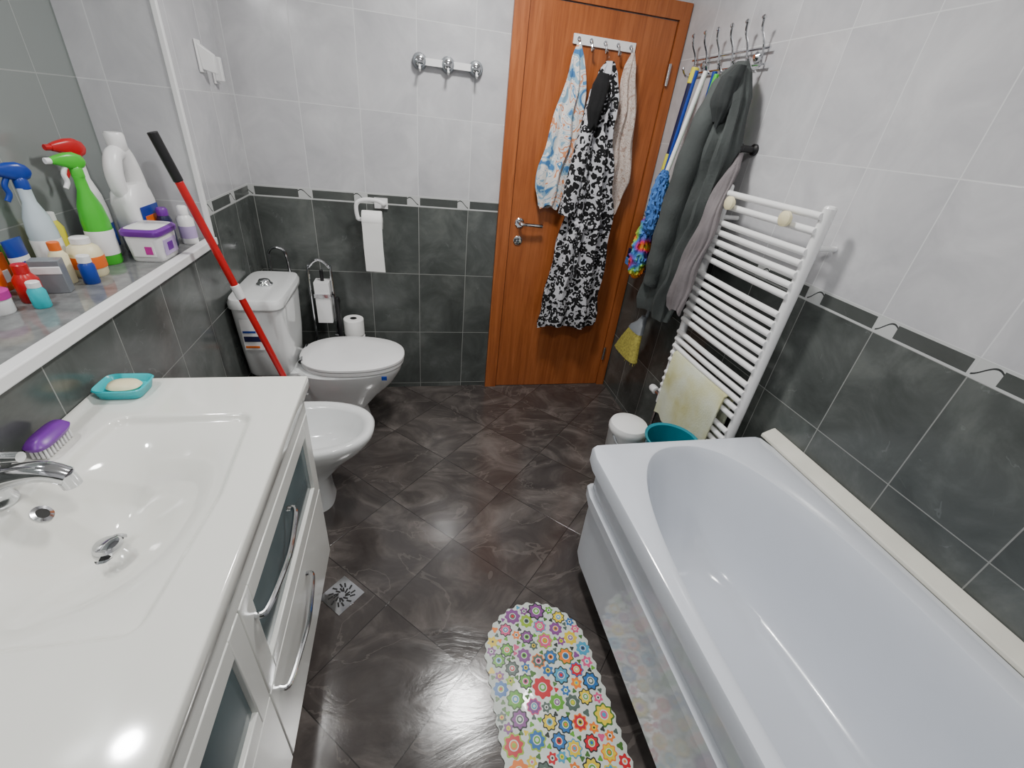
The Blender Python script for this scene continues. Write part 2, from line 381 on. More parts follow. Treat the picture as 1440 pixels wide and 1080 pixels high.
T.box((.045,cy-.199,.56),(.12,cy-.192,.70),M_wp); T.box((.05,cy-.2005,.60),(.115,cy-.199,.625),M_navy); T.box((.05,cy-.2005,.64),(.10,cy-.199,.65),M_blue); T.box((.05,cy-.2005,.57),(.105,cy-.199,.58),M_oran)
T.box((.60,cy-.182,.385),(.625,cy-.176,.405),M_blue)
T.done(.004,sharp=50)
# bidet
b=B('bidet'); cy=-.93
def bl(z,a,bb,a2,cx=.30,n=2.35): return sel(cx,cy,z,a,bb,n,64,a2)
b.loft([bl(0,.17,.105,.13,.27,3),bl(.03,.165,.10,.125,.27,3),bl(.15,.15,.09,.12,.27,3),bl(.24,.19,.12,.18,.29),bl(.31,.24,.16,.25),bl(.36,.265,.183,.285),bl(.385,.27,.188,.29),bl(.395,.262,.181,.283),bl(.397,.25,.172,.27),
 bl(.393,.17,.148,.245,.31),bl(.38,.15,.138,.235,.31),bl(.32,.13,.12,.21,.31),bl(.27,.09,.09,.15,.31),bl(.255,.03,.03,.05,.31)],M_cer)
b.lathe((.10,cy,.393),[(.026,0),(.026,.008),(.02,.012),(.02,.05),(.022,.055),(.02,.07),(.005,.075)],M_chr)
b.tube([(.10,cy,.425),(.14,cy,.445),(.18,cy,.44),(.205,cy,.42)],.009,M_chr); b.tube([(.10,cy,.465),(.13,cy,.48),(.16,cy+.01,.485)],.006,M_chr)
b.lathe((.31,cy,.2555),[(.022,0),(.022,.004),(.005,.006)],M_chr)
b.tube([(.05,cy+.17,.41),(.12,cy+.19,.45),(.22,cy+.215,.45),(.30,cy+.215,.41)],.005,M_chr,8)
b.done(sharp=60)
# ---------------------------------------------------------------- red mop
m=B('red_mop'); a=Vector((.30,-.635,.05)); c=Vector((.014,-.79,1.385))
L=lambda t:a.lerp(c,t)
m.tube([L(0),L(.9)],.0125,M_red,12,False); m.tube([L(.9),L(1.0)],.0145,M_blk,12,False); m.tube([L(.60),L(.64)],.0155,M_wp,12,False)
m.lathe((.30,-.635,.0),[(.06,0),(.065,.015),(.05,.04),(.02,.07),(.014,.1)],M_red,20,sx=1.0,sy=.55)
m.done(.002)
# chrome stand / brush behind toilet
s=B('toilet_brush_stand')
s.lathe((.29,-.10,0),[(.075,0),(.075,.01),(.06,.014)],M_chr)
s.tube([(.235,-.10,.01),(.235,-.10,.72),(.245,-.10,.79),(.29,-.10,.825),(.335,-.10,.79),(.345,-.10,.72),(.345,-.10,.01)],.007,M_chr)
s.box((.262,-.145,.50),(.335,-.07,.72),M_wp); s.box((.258,-.15,.64),(.34,-.068,.66),M_chr); s.tube([(.30,-.11,.72),(.30,-.11,.775)],.009,M_blk)
s.lathe((.365,-.13,.30),[(.012,0),(.012,.30),(.016,.32),(.01,.34)],M_blk,14)
s.tube([(.335,-.12,.42),(.365,-.13,.42)],.006,M_chr)
s.done(.003)
s=B('chrome_pipe_loop'); s.tube([(.05,-.03,.60),(.05,-.05,.80),(.07,-.07,.86),(.11,-.08,.87),(.14,-.08,.83),(.14,-.05,.60)],.007,M_chr); s.lathe((.05,-.001,.60),[(.018,0),(.018,-.03)],M_chr,16,'y'); s.lathe((.14,-.001,.60),[(.018,0),(.018,-.05)],M_chr,16,'y'); s.done()
s=B('spare_toilet_rolls'); s.lathe((.435,-.10,0),[(.06,0),(.06,.012),(.01,.014)],M_chr)
for i in range(5):
    z=.014+i*.1
    s.lathe((.435+.002*math.sin(i*3),-.10,z),[(.018,.002),(.05,.002),(.053,.006),(.053,.092),(.05,.096),(.018,.096),(.018,.06)],M_paper,28)
    s.lathe((.435+.002*math.sin(i*3),-.10,z),[(.0175,.0),(.0175,.0965)],M_dark if i==4 else M_paper,20)
s.done()
# ---------------------------------------------------------------- vanity
V=B('bathroom_vanity'); VX=.458; VY0=-2.35; VY1=-1.316; VZ=.85; VA=.002
def sm(t): t=max(0,min(1,t)); return t*t*(3-2*t)
def vh(x,y):
    yc=-1.757
    df=(.392-.02*abs((y-yc)/.27)-x); db=x-.068-.02*abs((y-yc)/.27)**3; dy=.272-abs(y-yc)
    R=.03
    def rmin(a,b):
        if a<R and b<R: return R-math.hypot(R-a,R-b)
        return min(a,b)
    e=rmin(rmin(df,db),dy)
    if e<=0: h=0
    else: h=.016*sm(e/.016)+.108*sm((df)/.24)*sm((db)/.115)*sm((dy)/.24)
    lip=.012*(1-sm((x-.008)/.012)) if x<.02 else 0
    return VZ-h+lip
nx,ny=110,230
vs=[];fs=[]
for i in range(nx+1):
    for j in range(ny+1):
        x=VA+(VX-VA)*i/nx; y=VY0+(VY1-VY0)*j/ny; vs.append((x,y,vh(x,y)))
for i in range(nx):
    for j in range(ny):
        q=i*(ny+1)+j; fs.append((q,q+ny+1,q+ny+2,q+1))
V.add(vs,fs,M_basin,True)
def skirt(path):
    loops=[]
    for (x,y,nxv,nyv,z) in path:
        prof=[(0,0),(.003,-.001),(.005,-.004),(.005,-.034),(.002,-.038),(-.02,-.038)]
        loops.append([(max(VA,x+nxv*a_),y+nyv*a_,z+b_) for a_,b_ in prof])
    vs=[p for l in loops for p in l]; n=6; fs=[]
    for i in range(len(loops)-1):
        for k in range(n-1): fs.append((i*n+k,i*n+k+1,(i+1)*n+k+1,(i+1)*n+k))
    V.add(vs,fs,M_basin,True)
skirt([(VA,VY1,0,1,VZ+.012),(0.02,VY1,0,1,VZ),(VX,VY1,0,1,VZ),(VX,VY1,.7,.7,VZ),(VX,VY1,1,0,VZ),(VX,VY0,1,0,VZ),(VX,VY0,.7,-.7,VZ),(VX,VY0,0,-1,VZ),(VA,VY0,0,-1,VZ)])
V.done(sharp=70)
van=bpy.data.objects['bathroom_vanity']
c=B('cabinet'); FX=.447
c.box((VA,VY0+.012,.13),(FX-.02,VY0+.03,.811),M_lac); c.box((VA,VY1-.03,.13),(FX-.02,VY1-.012,.811),M_lac)
c.box((VA,VY0+.03,.13),(FX-.02,VY1-.03,.15),M_lac); c.box((FX-.04,VY0+.03,.15),(FX-.024,VY1-.03,.72),M_lac)
for y in (VY0+.06,VY1-.06):
    for x in (.06,.40): c.lathe((x,y,0),[(.018,0),(.02,.01),(.016,.02),(.016,.13)],M_chr,16)
c.done(.002,van)
f=B('front_panels')
def frame(y0,y1,z0,z1,w,gl=True):
    x0,x1=FX-.02,FX
    if gl:
        f.box((x0,y0,z0),(x1,y0+w,z1),M_lac); f.box((x0,y1-w,z0),(x1,y1,z1),M_lac); f.box((x0,y0+w,z0),(x1,y1-w,z0+w),M_lac); f.box((x0,y0+w,z1-w),(x1,y1-w,z1),M_lac)
        f.box((x0+.004,y0+w,z0+w),(x1-.010,y1-w,z1-w),M_glass)
    else: f.box((x0,y0,z0),(x1,y1,z1),M_lac)
f.box((FX-.02,VY0+.014,.74),(FX,VY1-.014,.808),M_lac)
frame(-1.93,VY1-.014,.44,.735,.05) ; frame(VY0+.014,-1.934,.44,.735,.05)
frame(-1.93,VY1-.014,.135,.436,.05,False); frame(VY0+.014,-1.934,.135,.436,.05,False)
f.done(.0025,van)
hd=B('handles')
for (y0,y1,z) in ((-1.89,-1.62,.655),(-1.89,-1.60,.375)):
    hd.tube([(FX-.002,y1,z),(FX+.018,y1-.006,z),(FX+.028,(y0+y1)/2+.06,z),(FX+.032,(y0+y1)/2,z),(FX+.028,(y0+y1)/2-.06,z),(FX+.018,y0+.006,z),(FX-.002,y0,z)],.0065,M_chr,10)
hd.done(0,van)
dr=B('basin_drain'); dx_,dy_=.172,-1.765; zz=vh(dx_,dy_); dr.lathe((dx_,dy_,zz-.002),[(.036,0),(.036,.004),(.031,.006),(.028,.003)],M_chr,32); dr.lathe((dx_,dy_,zz+.0005),[(.028,0),(.028,.001)],M_dark,32); dr.lathe((dx_,dy_,zz+.001),[(.023,0),(.024,.008),(.02,.014),(.008,.017)],M_chr,32); dr.done(0,van)
ov=B('basin_overflow'); ox=.092; oz=vh(ox,-1.75)
ovl=[[( ox+r_*math.cos(a_)*.75+hh*.62, -1.752+r_*math.sin(a_), oz+r_*math.cos(a_)*-.68*1.0+hh*.75) for a_ in [2*math.pi*q/24 for q in range(24)]] for r_,hh in ((.016,-.004),(.0165,.003),(.010,.004))]
ov.loft(ovl,M_chr,True,False); ov.loft([[(p[0]-.0005,p[1],p[2]-.0005) for p in ovl[2]],[(p[0]-.003,p[1],p[2]-.003) for p in ovl[2]]],M_dark); ov.done(0,van)
fa=B('basin_faucet'); fx,fy=.036,-1.745
fa.lathe((fx,fy,VZ+.001),[(.028,0),(.028,.006),(.024,.012),(.023,.05),(.027,.062),(.026,.075),(.016,.084),(.004,.086)],M_chr)
fa.tube([(fx,fy,VZ+.042),(fx+.04,fy,VZ+.060),(fx+.09,fy,VZ+.066),(fx+.120,fy,VZ+.052)],lambda t:.021-.004*t,M_chr,16)
fa.tube([(fx+.116,fy,VZ+.058),(fx+.120,fy,VZ+.032)],.0145,M_chr,16,False)
fa.tube([(fx-.005,fy,VZ+.08),(fx+.03,fy-.004,VZ+.102),(fx+.080,fy-.01,VZ+.108)],lambda t:.013-.004*t,M_chr,12)
fa.done()
sd=B('soap_dish'); 
def sq(cx,cy,z,a,b_,n=5): return sel(cx,cy,z,a,b_,n,48)
sx0,sy0=.062,-1.382
sd.loft([sq(sx0,sy0,VZ+.001,.040,.032),sq(sx0,sy0,VZ+.003,.045,.037),sq(sx0,sy0,VZ+.022,.050,.042),sq(sx0,sy0,VZ+.026,.053,.045),sq(sx0,sy0,VZ+.029,.051,.043),sq(sx0,sy0,VZ+.024,.046,.038),sq(sx0,sy0,VZ+.012,.041,.033)],M_tealp)
sd.loft([sel(sx0,sy0,VZ+.0125,.03,.02,2.4,32),sel(sx0,sy0,VZ+.02,.036,.026,2.4,32),sel(sx0,sy0,VZ+.028,.030,.021,2.4,32),sel(sx0,sy0,VZ+.031,.01,.008,2.4,32)],M_cream)
sd.done(sharp=60)
nb=B('nail_brush'); nb.loft([sel(.033,-1.595,VZ+.026,.020,.045,3,32),sel(.033,-1.595,VZ+.034,.023,.048,3,32),sel(.033,-1.595,VZ+.044,.015,.04,3,32),sel(.033,-1.595,VZ+.047,.005,.02,3,32)],M_purp)
for i in range(4):
    for j in range(9): nb.lathe((.021+i*.008,-1.63+j*.0088,VZ+.003),[(.0028,0),(.0022,.025)],M_wp,6)
nb.done(sharp=50)
# ---------------------------------------------------------------- bathtub
t=B('bathtub'); X0,X1,Y0,Y1=1.325,2.010,-3.06,-1.39; cx,cy=(X0+X1)/2,(Y0+Y1)/2; hx,hy=(X1-X0)/2,(Y1-Y0)/2
N=160
def rr(z,dd):
    l=[]
    for k in range(N):
        a_=2*math.pi*k/N; c_,s_=math.cos(a_),math.sin(a_); R=.035
        mx=max(abs(c_),abs(s_)); x=c_/mx*(hx-dd); y=s_/mx*(hy-dd)
        ax_,ay_=abs(x),abs(y); ex,ey=hx-dd-R,hy-dd-R
        if ax_>ex and ay_>ey:
            vx,vy=ax_-ex,ay_-ey; q=math.hypot(vx,vy); 
            ax_,ay_=ex+vx/q*R,ey+vy/q*R
        l.append((cx+math.copysign(ax_,x),cy+math.copysign(ay_,y),z))
    return l
def inn(z,a_,b_,cyy=-2.2,n=2.5,cxx=1.648):
    l=[]
    for k in range(N):
        w=2*math.pi*k/N; c_,s_=math.cos(w),math.sin(w); rad=(abs(c_)**n+abs(s_)**n)**(-1/n)
        l.append((cxx+a_*c_*rad,cyy+b_*s_*rad,z))
    return l
Z=.611
t.loft([rr(.10,.06),rr(.10,.032),rr(.105,.028),rr(.30,.026),rr(.385,.026),rr(.398,.012),rr(.44,.010),rr(.452,.024),rr(.535,.024),rr(.545,.018),rr(.552,.0),rr(.600,0),rr(.608,.003),rr(.611,.010),
 inn(Z,.290,.785),inn(Z-.003,.283,.778),inn(Z-.012,.278,.772),inn(.56,.266,.755),inn(.50,.256,.73),inn(.44,.246,.70),inn(.36,.234,.66),inn(.29,.215,.61),inn(.25,.192,.565),inn(.23,.165,.52),inn(.222,.10,.42),inn(.218,.03,.2)],M_acr,False,True)
for yy in (-1.55,-2.2,-2.9):
    for xx in (1.42,1.92): t.lathe((xx,yy,0),[(.02,0),(.022,.01),(.012,.02),(.012,.25)],M_grey,16)
t.lathe((1.648,-2.75,.217),[(.03,0),(.03,.003),(.02,.005)],M_chr); t.done(sharp=28)
B('trim_tub_sealant').loft([[(2.0105,-1.385,.605),(2.06,-1.385,.605),(2.06,-1.385,.640),(2.048,-1.385,.636),(2.012,-1.385,.618)],[(2.0105,-3.1,.605),(2.06,-3.1,.605),(2.06,-3.1,.640),(2.048,-3.1,.636),(2.012,-3.1,.618)]],M_seal,smooth=False).done(.003)
# ---------------------------------------------------------------- radiator
r=B('towel_radiator'); RX=1.975; ya,yb=-.80,-1.29
for y in (ya,yb):
    r.tube([(RX,y,.37),(RX,y,1.385)],.0185,M_rad,16,False); r.lathe((RX,y,1.385),[(.0185,0),(.015,.006),(.006,.009)],M_rad,16)
    for z in (.50,1.27): r.tube([(RX,y,z),(W-.002,y,z)],.009,M_rad,10,False)
zs=[1.362,1.318]+[1.255-.036*i for i in range(5)]+[1.045-.036*i for i in range(7)]+[.765-.036*i for i in range(5)]+[.55-.036*i for i in range(4)]
for z in zs: r.tube([(RX-.018,ya,z),(RX-.023,(ya+yb)/2,z),(RX-.018,yb,z)],.0115,M_rad,12,True,3)
for y in (-.90,-1.19):
    r.lathe((RX-.035,y,1.335),[(.014,0),(.024,-.012),(.024,-.022),(.014,-.027)],M_cream,20,'x')
r.tube([(RX,ya,.40),(RX,ya+.03,.40),(RX,ya+.06,.40)],.011,M_chr,12,False); r.lathe((RX,ya+.055,.40),[(.018,0),(.02,.005),(.02,.035),(.016,.045)],M_wp,16,'y')
r.tube([(RX,ya,.38),(RX,ya,.18),(W-.002,ya,.18)],.009,M_chr,10)
r.done()
tw=B('pale_hand_towel')
lo=[]
for i in range(15):
    s_=i/14; y=-.845-.385*s_
    dz=.012*math.sin(s_*11)-.02*s_; w=.004*math.sin(s_*23)
    lo.append([(RX+.006,y,.40+dz),(RX+.007,y,.55),(RX+.004,y,.672),(RX-.015,y,.688),(RX-.036,y,.672),(RX-.040+w,y,.56),(RX-.042+w*1.5,y,.45),(RX-.042+w*2,y,.345+dz),
               (RX-.048+w*2,y,.345+dz),(RX-.048+w*1.5,y,.45),(RX-.046+w,y,.56),(RX-.042,y,.677),(RX-.015,y,.695),(RX+.010,y,.677),(RX+.013,y,.55),(RX+.012,y,.40+dz)])
tw.loft(lo,M_pale); tw.done(sharp=80)
# ---------------------------------------------------------------- coat rack + hanging things
k=B('wall_coat_rack')
for z in (1.79,1.84): k.tube([(2.04,-.17,z),(2.04,-.69,z)],.0045,M_chr,8,False)
for i in range(6):
    y=-.20-i*.092
    k.tube([(2.045,y,1.79),(2.03,y,1.85),(2.005,y,1.89),(1.995,y-.005,1.92)],.0042,M_chr,8); k.lathe((1.995,y-.005,1.915),[(.004,0),(.008,.004),(.008,.010),(.003,.015)],M_chr,10)
    k.tube([(2.045,y,1.79),(2.02,y,1.775),(2.0,y,1.78),(1.985,y,1.80)],.0042,M_chr,8); k.lathe((1.985,y,1.796),[(.004,0),(.007,.004),(.007,.009),(.003,.013)],M_chr,10)
for y in (-.25,-.61): k.lathe((W-.001,y,1.818),[(.018,0),(.018,-.012),(.008,-.02)],M_chr,16,'x')
k.done()
jk=B('dark_jacket')
drape(jk,[(1.79,-.665,1.965,.02,.02),(1.755,-.675,1.945,.06,.04),(1.68,-.685,1.935,.09,.055),(1.5,-.69,1.935,.105,.062),(1.25,-.665,1.935,.12,.068),(1.0,-.63,1.93,.13,.07),(.84,-.605,1.93,.13,.066),(.78,-.60,1.93,.12,.056)],'y',M_jack,.6,6,ph=.5)
jk.tube([(1.905,-.67,1.72),(1.86,-.675,1.55),(1.85,-.655,1.3),(1.855,-.63,1.08),(1.865,-.61,.93)],lambda t_:.034+.016*math.sin(t_*3)+.003*math.sin(t_*40),M_jack,20)
jk.tube([(1.87,-.62,.99),(1.865,-.61,.92)],.038,M_jackd,20,False)
drape(jk,[(1.77,-.72,1.92,.02,.02),(1.73,-.725,1.895,.04,.03),(1.64,-.725,1.885,.045,.032),(1.58,-.72,1.89,.02,.02)],'y',M_jackd,.5,4)
jk.done()
drape(B('grey_garment'),[(1.50,-.775,1.99,.008,.010),(1.44,-.80,1.965,.02,.018),(1.30,-.83,1.92,.035,.024),(1.10,-.82,1.90,.05,.027),(.92,-.80,1.895,.055,.027),(.87,-.80,1.895,.05,.018)],'y',M_gar,.6,5,ph=2).done()
u=B('wall_peg'); u.lathe((W-.001,-.765,1.515),[(.02,0),(.02,-.01),(.012,-.015),(.012,-.06),(.018,-.065),(.018,-.08),(.01,-.085)],M_blk,18,'x'); u.done()
def fluff(b,c,prof,m,amp=.3,n=44):
    loops=[]; pr=[]
    for i in range(len(prof)-1):
        for q in range(6):
            s_=q/6; pr.append((prof[i][0]*(1-s_)+prof[i+1][0]*s_,prof[i][1]*(1-s_)+prof[i+1][1]*s_))
    pr.append(prof[-1])
    for r_,h_ in pr:
        loops.append([(c[0]+r_*(1+random.uniform(-amp,amp))*math.cos(2*math.pi*k/n),c[1]+r_*(1+random.uniform(-amp,amp))*math.sin(2*math.pi*k/n),c[2]+h_+random.uniform(-.004,.004)) for k in range(n)])
    b.loft(loops,m,smooth=False)
k=B('navy_flat_mop'); k.tube([(1.985,-.30,1.76),(1.955,-.27,.98)],.015,M_navy,12,False); k.tube([(1.987,-.302,1.80),(1.9835,-.2985,1.74)],.0165,M_yel,12,False); k.tube([(1.973,-.288,1.46),(1.969,-.284,1.38)],.0165,M_yel,12,False)
k.box((1.925,-.345,.93),(1.98,-.19,.99),M_navy); k.box((1.923,-.35,.90),(1.982,-.185,.94),M_bfluf); k.done(.004)
k=B('rainbow_duster'); k.tube([(1.955,-.375,1.78),(1.90,-.385,1.15)],.008,M_blue,10,False); fluff(k,(1.895,-.385,.88),[(.01,.0),(.035,.03),(.044,.10),(.044,.2),(.03,.28),(.01,.31)],M_rain); k.done()
k=B('blue_microfibre_mop'); k.tube([(1.94,-.47,1.77),(1.875,-.475,1.38)],.010,M_wp,12,False); fluff(k,(1.865,-.478,1.12),[(.015,0),(.032,.03),(.036,.10),(.034,.18),(.025,.25),(.012,.28)],M_bfluf); k.done()
k=B('green_window_squeegee'); k.tube([(1.965,-.515,1.76),(1.90,-.525,1.30)],.010,M_green,12,False); k.tube([(1.90,-.525,1.32),(1.893,-.524,1.25)],.012,M_green,12,False); k.box((1.885,-.55,1.22),(1.905,-.505,1.25),M_blk); k.done(.002)
k=B('white_string_mop'); k.tube([(2.01,-.425,1.78),(2.0,-.42,1.25)],.011,M_blue,12,False); fluff(k,(1.995,-.41,.80),[(.025,0),(.04,.03),(.036,.2),(.03,.38),(.015,.44)],M_wfluf); k.done()
k=B('broom'); k.tube([(2.035,-.50,1.77),(1.975,-.475,.70)],.010,M_grey,12,False)
k.loft([sel(1.965,-.47,.70,.014,.016,3,40),sel(1.955,-.47,.665,.018,.03,3,40),sel(1.94,-.468,.635,.022,.058,3,40),sel(1.935,-.468,.615,.022,.066,3,40)],M_grey)
k.loft([sel(1.935,-.468,.615,.02,.062,3,40),sel(1.92,-.468,.55,.026,.088,3,40),sel(1.91,-.468,.475,.032,.118,3,40)],M_strw)
for i in range(60):
    y=-.585+i*.0039; x=1.91+random.uniform(-.028,.028); k.tube([(1.92+(x-1.91)*.6,-.468+(y+.468)*.7,.56),(x,y,.462+random.uniform(-.006,.006))],.0016,M_strw,5,False)
k.done()
# things between radiator and tub
k=B('white_lidded_bin'); c0=(1.725,-.975,0)
k.lathe(c0,[(.070,0),(.074,.01),(.086,.335),(.09,.34),(.09,.36),(.084,.375),(.055,.388),(.02,.392)],M_wp,40); k.tube([(1.645,-.985,.34),(1.65,-1.04,.31),(1.69,-1.068,.30),(1.76,-1.068,.30),(1.80,-1.04,.31),(1.805,-.985,.34)],.004,M_grey,8); k.done(sharp=40)
k=B('teal_wash_basin'); c0=(1.775,-1.225,0)
k.lathe(c0,[(.08,0),(.085,.01),(.104,.460),(.115,.468),(.117,.478),(.104,.474),(.08,.05),(.02,.045)],M_teald,40,sx=.95,sy=.95); k.done(sharp=40)
# ---------------------------------------------------------------- floor drain
k=B('floor_drain'); cx,cy=.485,-1.425; ro=math.radians(45)
k.box((cx-.055,cy-.055,.0),(cx+.055,cy+.055,.003),M_chr,ro)
for i in range(4):
    for j in range(2):
        aa=ro+i*math.pi/2; r1=.02+.018*j
        for sgn in (-1,0,1):
            bx=cx+r1*math.cos(aa+sgn*.6); by=cy+r1*math.sin(aa+sgn*.6)
            k.box((bx-.009,by-.003,.003),(bx+.009,by+.003,.0036),M_dark,aa+sgn*.6+.4)
k.done(.0005)
# ---------------------------------------------------------------- bath mat
k=B('flower_bath_mat'); mcx,mcy=1.148,-1.90; ha,hb=.178,.35; rot=math.radians(2)
def inside(u,v,mg=0):
    R=ha-mg
    vv=abs(v); 
    if vv<hb-ha: return abs(u)<R
    return math.hypot(u,vv-(hb-ha))<R
def T2(u,v,z): return (mcx+u*math.cos(rot)-v*math.sin(rot),mcy+u*math.sin(rot)+v*math.cos(rot),z)
def outline(mg,z,sc_=0.004,N=240):
    l=[]
    per=4*(hb-ha)+2*math.pi*ha
    for q in range(N):
        s_=q/N*per; R=ha
        if s_<math.pi*R: a_=s_/R; u,v=R*math.cos(a_),hb-ha+R*math.sin(a_); nx_,ny_=math.cos(a_),math.sin(a_)
        elif s_<math.pi*R+2*(hb-ha): u,v=-R,hb-ha-(s_-math.pi*R); nx_,ny_=-1,0
        elif s_<2*math.pi*R+2*(hb-ha): a_=math.pi+(s_-math.pi*R-2*(hb-ha))/R; u,v=R*math.cos(a_),-(hb-ha)+R*math.sin(a_); nx_,ny_=math.cos(a_),math.sin(a_)
        else: u,v=R,-(hb-ha)+(s_-2*math.pi*R-2*(hb-ha)); nx_,ny_=1,0
        w=-mg+sc_*math.sin(s_/per*2*math.pi*48)
        l.append(T2(u+nx_*w,v+ny_*w,z))
    return l
M_mat=pm('mat_pvc',srgb(218,225,218),.25,var=.03,coat=.3)
k.loft([outline(0,.0005),outline(0,.005),outline(.004,.007)],M_mat)
cols=[srgb(200,25,40),srgb(215,80,130),srgb(238,125,35),srgb(35,105,170),srgb(95,165,45),srgb(80,100,90),srgb(130,70,135),srgb(228,200,45),srgb(70,155,190),srgb(150,185,50)]
FM=[pm('mat_flower_%d'%i,c_,.3,var=.06) for i,c_ in enumerate(cols)]
M_md=pm('mat_dark',srgb(38,48,44),.3); M_leaf=pm('mat_leaf',srgb(70,115,45),.3)
def disc(u,v,r_,z,m,pet=0,amp=0,ph=0,N=36):
    pts=[]
    for q in range(N):
        a_=2*math.pi*q/N; rr_=r_*(1+amp*math.cos(pet*a_+ph)) if pet else r_
        pts.append(T2(u+rr_*math.cos(a_),v+rr_*math.sin(a_),z))
    k.add(pts+[T2(u,v,z)],[(q,(q+1)%N,N) for q in range(N)],m,False)
placed=[]; tries=0
while tries<9000:
    tries+=1
    r_=random.choice([.030,.026,.022] if tries<1500 else ([.017,.014] if tries<4500 else [.010,.007]))
    u=random.uniform(-ha,ha); v=random.uniform(-hb,hb)
    if not inside(u,v,r_+.002): continue
    if all(math.hypot(u-a_,v-b_)>(r_+c_)*.99 for a_,b_,c_ in placed): placed.append((u,v,r_))
for i,(u,v,r_) in enumerate(placed):
    z=.0074; ph=random.uniform(0,6)
    c1,c2,c3=random.sample(FM,3)
    if r_>.02:
        disc(u,v,r_,z,M_md if random.random()<.45 else random.choice([M_leaf,c1,c3]),8,.12,ph); disc(u,v,r_*.82,z+.0004,c1,8,.15,ph); disc(u,v,r_*.46,z+.0008,M_mat); disc(u,v,r_*.36,z+.0012,c2); disc(u,v,r_*.2,z+.0016,random.choice([M_md,M_mat,c3]))
    elif r_>.012:
        disc(u,v,r_*.95,z,c1,6,.2,ph); disc(u,v,r_*.45,z+.0005,random.choice([M_mat,M_mat,FM[7]])); disc(u,v,r_*.22,z+.001,random.choice([M_md,c2]))
    else: disc(u,v,r_*.9,z,random.choice([M_leaf,M_leaf,FM[4],FM[5],c1,M_md]),3,.25,ph)
k.done()
# ---------------------------------------------------------------- things on the ledge
def sprayer(name,x,y,body,headm,trig,lab=None,ang=0,tr=.032,hs=.8,tall=1.0):
    s=B(name); z=ZL
    s.lathe((x,y,z),[(tr*.9,0),(tr,.006),(tr,.12*tall),(tr*.85,.16*tall),(tr*.45,.2*tall),(.013,.225*tall),(.013,.235*tall)],body,28,sx=1,sy=1.2)
    if lab: s.lathe((x,y,z),[(tr+.0008,.03),(tr+.001,.031),(tr+.001,.10),(tr+.0008,.101)],lab,28,sx=1,sy=1.2,cap=False)
    z0=.232*tall
    s.lathe((x,y,z+z0),[(.015,0),(.015,.02),(.011,.028)],headm,20)
    c_,s_=math.cos(ang),math.sin(ang)
    def q(u,v,w): u,v=u*hs,v*hs; return (x+u*c_-v*s_,y+u*s_+v*c_,z+z0+(w-.228)*hs)
    pr=[(-.065,.272,.292),(-.05,.268,.298),(-.02,.256,.306),(.005,.25,.307),(.025,.258,.298),(.034,.27,.285)]
    def sec(v,a_,b_,w_):
        zc=(a_+b_)/2; hz=(b_-a_)/2
        return [q(w_*math.copysign(abs(math.cos(t_))**.7,math.cos(t_)),v,zc+hz*math.copysign(abs(math.sin(t_))**.7,math.sin(t_))) for t_ in [2*math.pi*i_/16 for i_ in range(16)]]
    s.loft([sec(v,a_,b_,w_) for (v,a_,b_),w_ in zip(pr,(.009,.012,.015,.016,.014,.008))],headm)
    s.tube([q(0,-.065,.282),q(0,-.082,.282)],.008,trig,12,False)
    s.tube([q(0,-.03,.262),q(0,-.042,.24),q(0,-.040,.215),q(0,-.052,.195)],.006,trig,10)
    return s.done(.001,sharp=45)
sprayer('green_spray_bottle',-.165,-.875,M_green,M_green,M_wp,lab=M_wp,ang=-.5,tall=1.05)
sprayer('red_spray_bottle',-.205,-.785,M_wp,M_red,M_red,lab=M_blue,ang=-.4,tall=1.13,tr=.03,hs=.9)
M_clear=pm('pale_bottle',srgb(195,210,218),.15)
sprayer('blue_spray_bottle',-.225,-1.0,M_clear,M_blue,M_blue,lab=M_wp,ang=-.6,tall=.97,tr=.03)
s=B('detergent_bottle'); x,y,z=-.15,-.675,ZL
s.loft([sel(x,y,z,.036,.074,4,40),sel(x,y,z+.006,.040,.078,4,40),sel(x,y,z+.15,.040,.078,4,40),sel(x,y+.002,z+.18,.038,.070,3.4,40),sel(x,y+.01,z+.205,.03,.05,3,40)],M_wp)
s.tube([(x,y+.042,z+.17),(x,y+.040,z+.22),(x,y+.028,z+.275),(x,y+.010,z+.305)],lambda t_:.034-.010*t_,M_wp,20)
s.tube([(x,y-.045,z+.16),(x,y-.058,z+.205),(x,y-.054,z+.25),(x,y-.03,z+.288),(x,y+.01,z+.295)],lambda t_:.020+.004*math.sin(t_*3),M_wp,16)
s.lathe((x,y+.008,z+.298),[(.022,0),(.026,.004),(.026,.045),(.022,.052)],M_wp,24)
s.box((x+.0395,y-.055,z+.03),(x+.0415,y+.055,z+.14),M_blue); s.box((x+.041,y-.04,z+.06),(x+.0422,y+.035,z+.11),M_oran)
s.done(.002,sharp=50)
s=B('laundry_pod_tub'); x,y=-.072,-.795
s.loft([sel(x,y,ZL,.042,.058,6,48),sel(x,y,ZL+.004,.045,.061,6,48),sel(x,y,ZL+.08,.05,.068,6,48)],M_wp)
s.loft([sel(x,y,ZL+.08,.054,.072,6,48),sel(x,y,ZL+.083,.056,.074,6,48),sel(x,y,ZL+.095,.056,.074,6,48),sel(x,y,ZL+.101,.050,.068,6,48),sel(x,y,ZL+.102,.03,.04,6,48)],M_purp)
s.loft([sel(x,y,ZL+.1015,.046,.064,6,48),sel(x,y,ZL+.1035,.042,.058,6,48)],M_wp)
s.box((x+.047,y-.04,ZL+.018),(x+.051,y+.04,ZL+.065),M_lil); s.box((x+.0505,y-.022,ZL+.03),(x+.0522,y+.012,ZL+.055),M_purp); s.box((x-.03,y-.0665,ZL+.018),(x+.03,y-.062,ZL+.065),M_wp); s.box((x+.005,y-.0675,ZL+.025),(x+.025,y-.066,ZL+.05),M_pink)
s.done(.001,sharp=40)
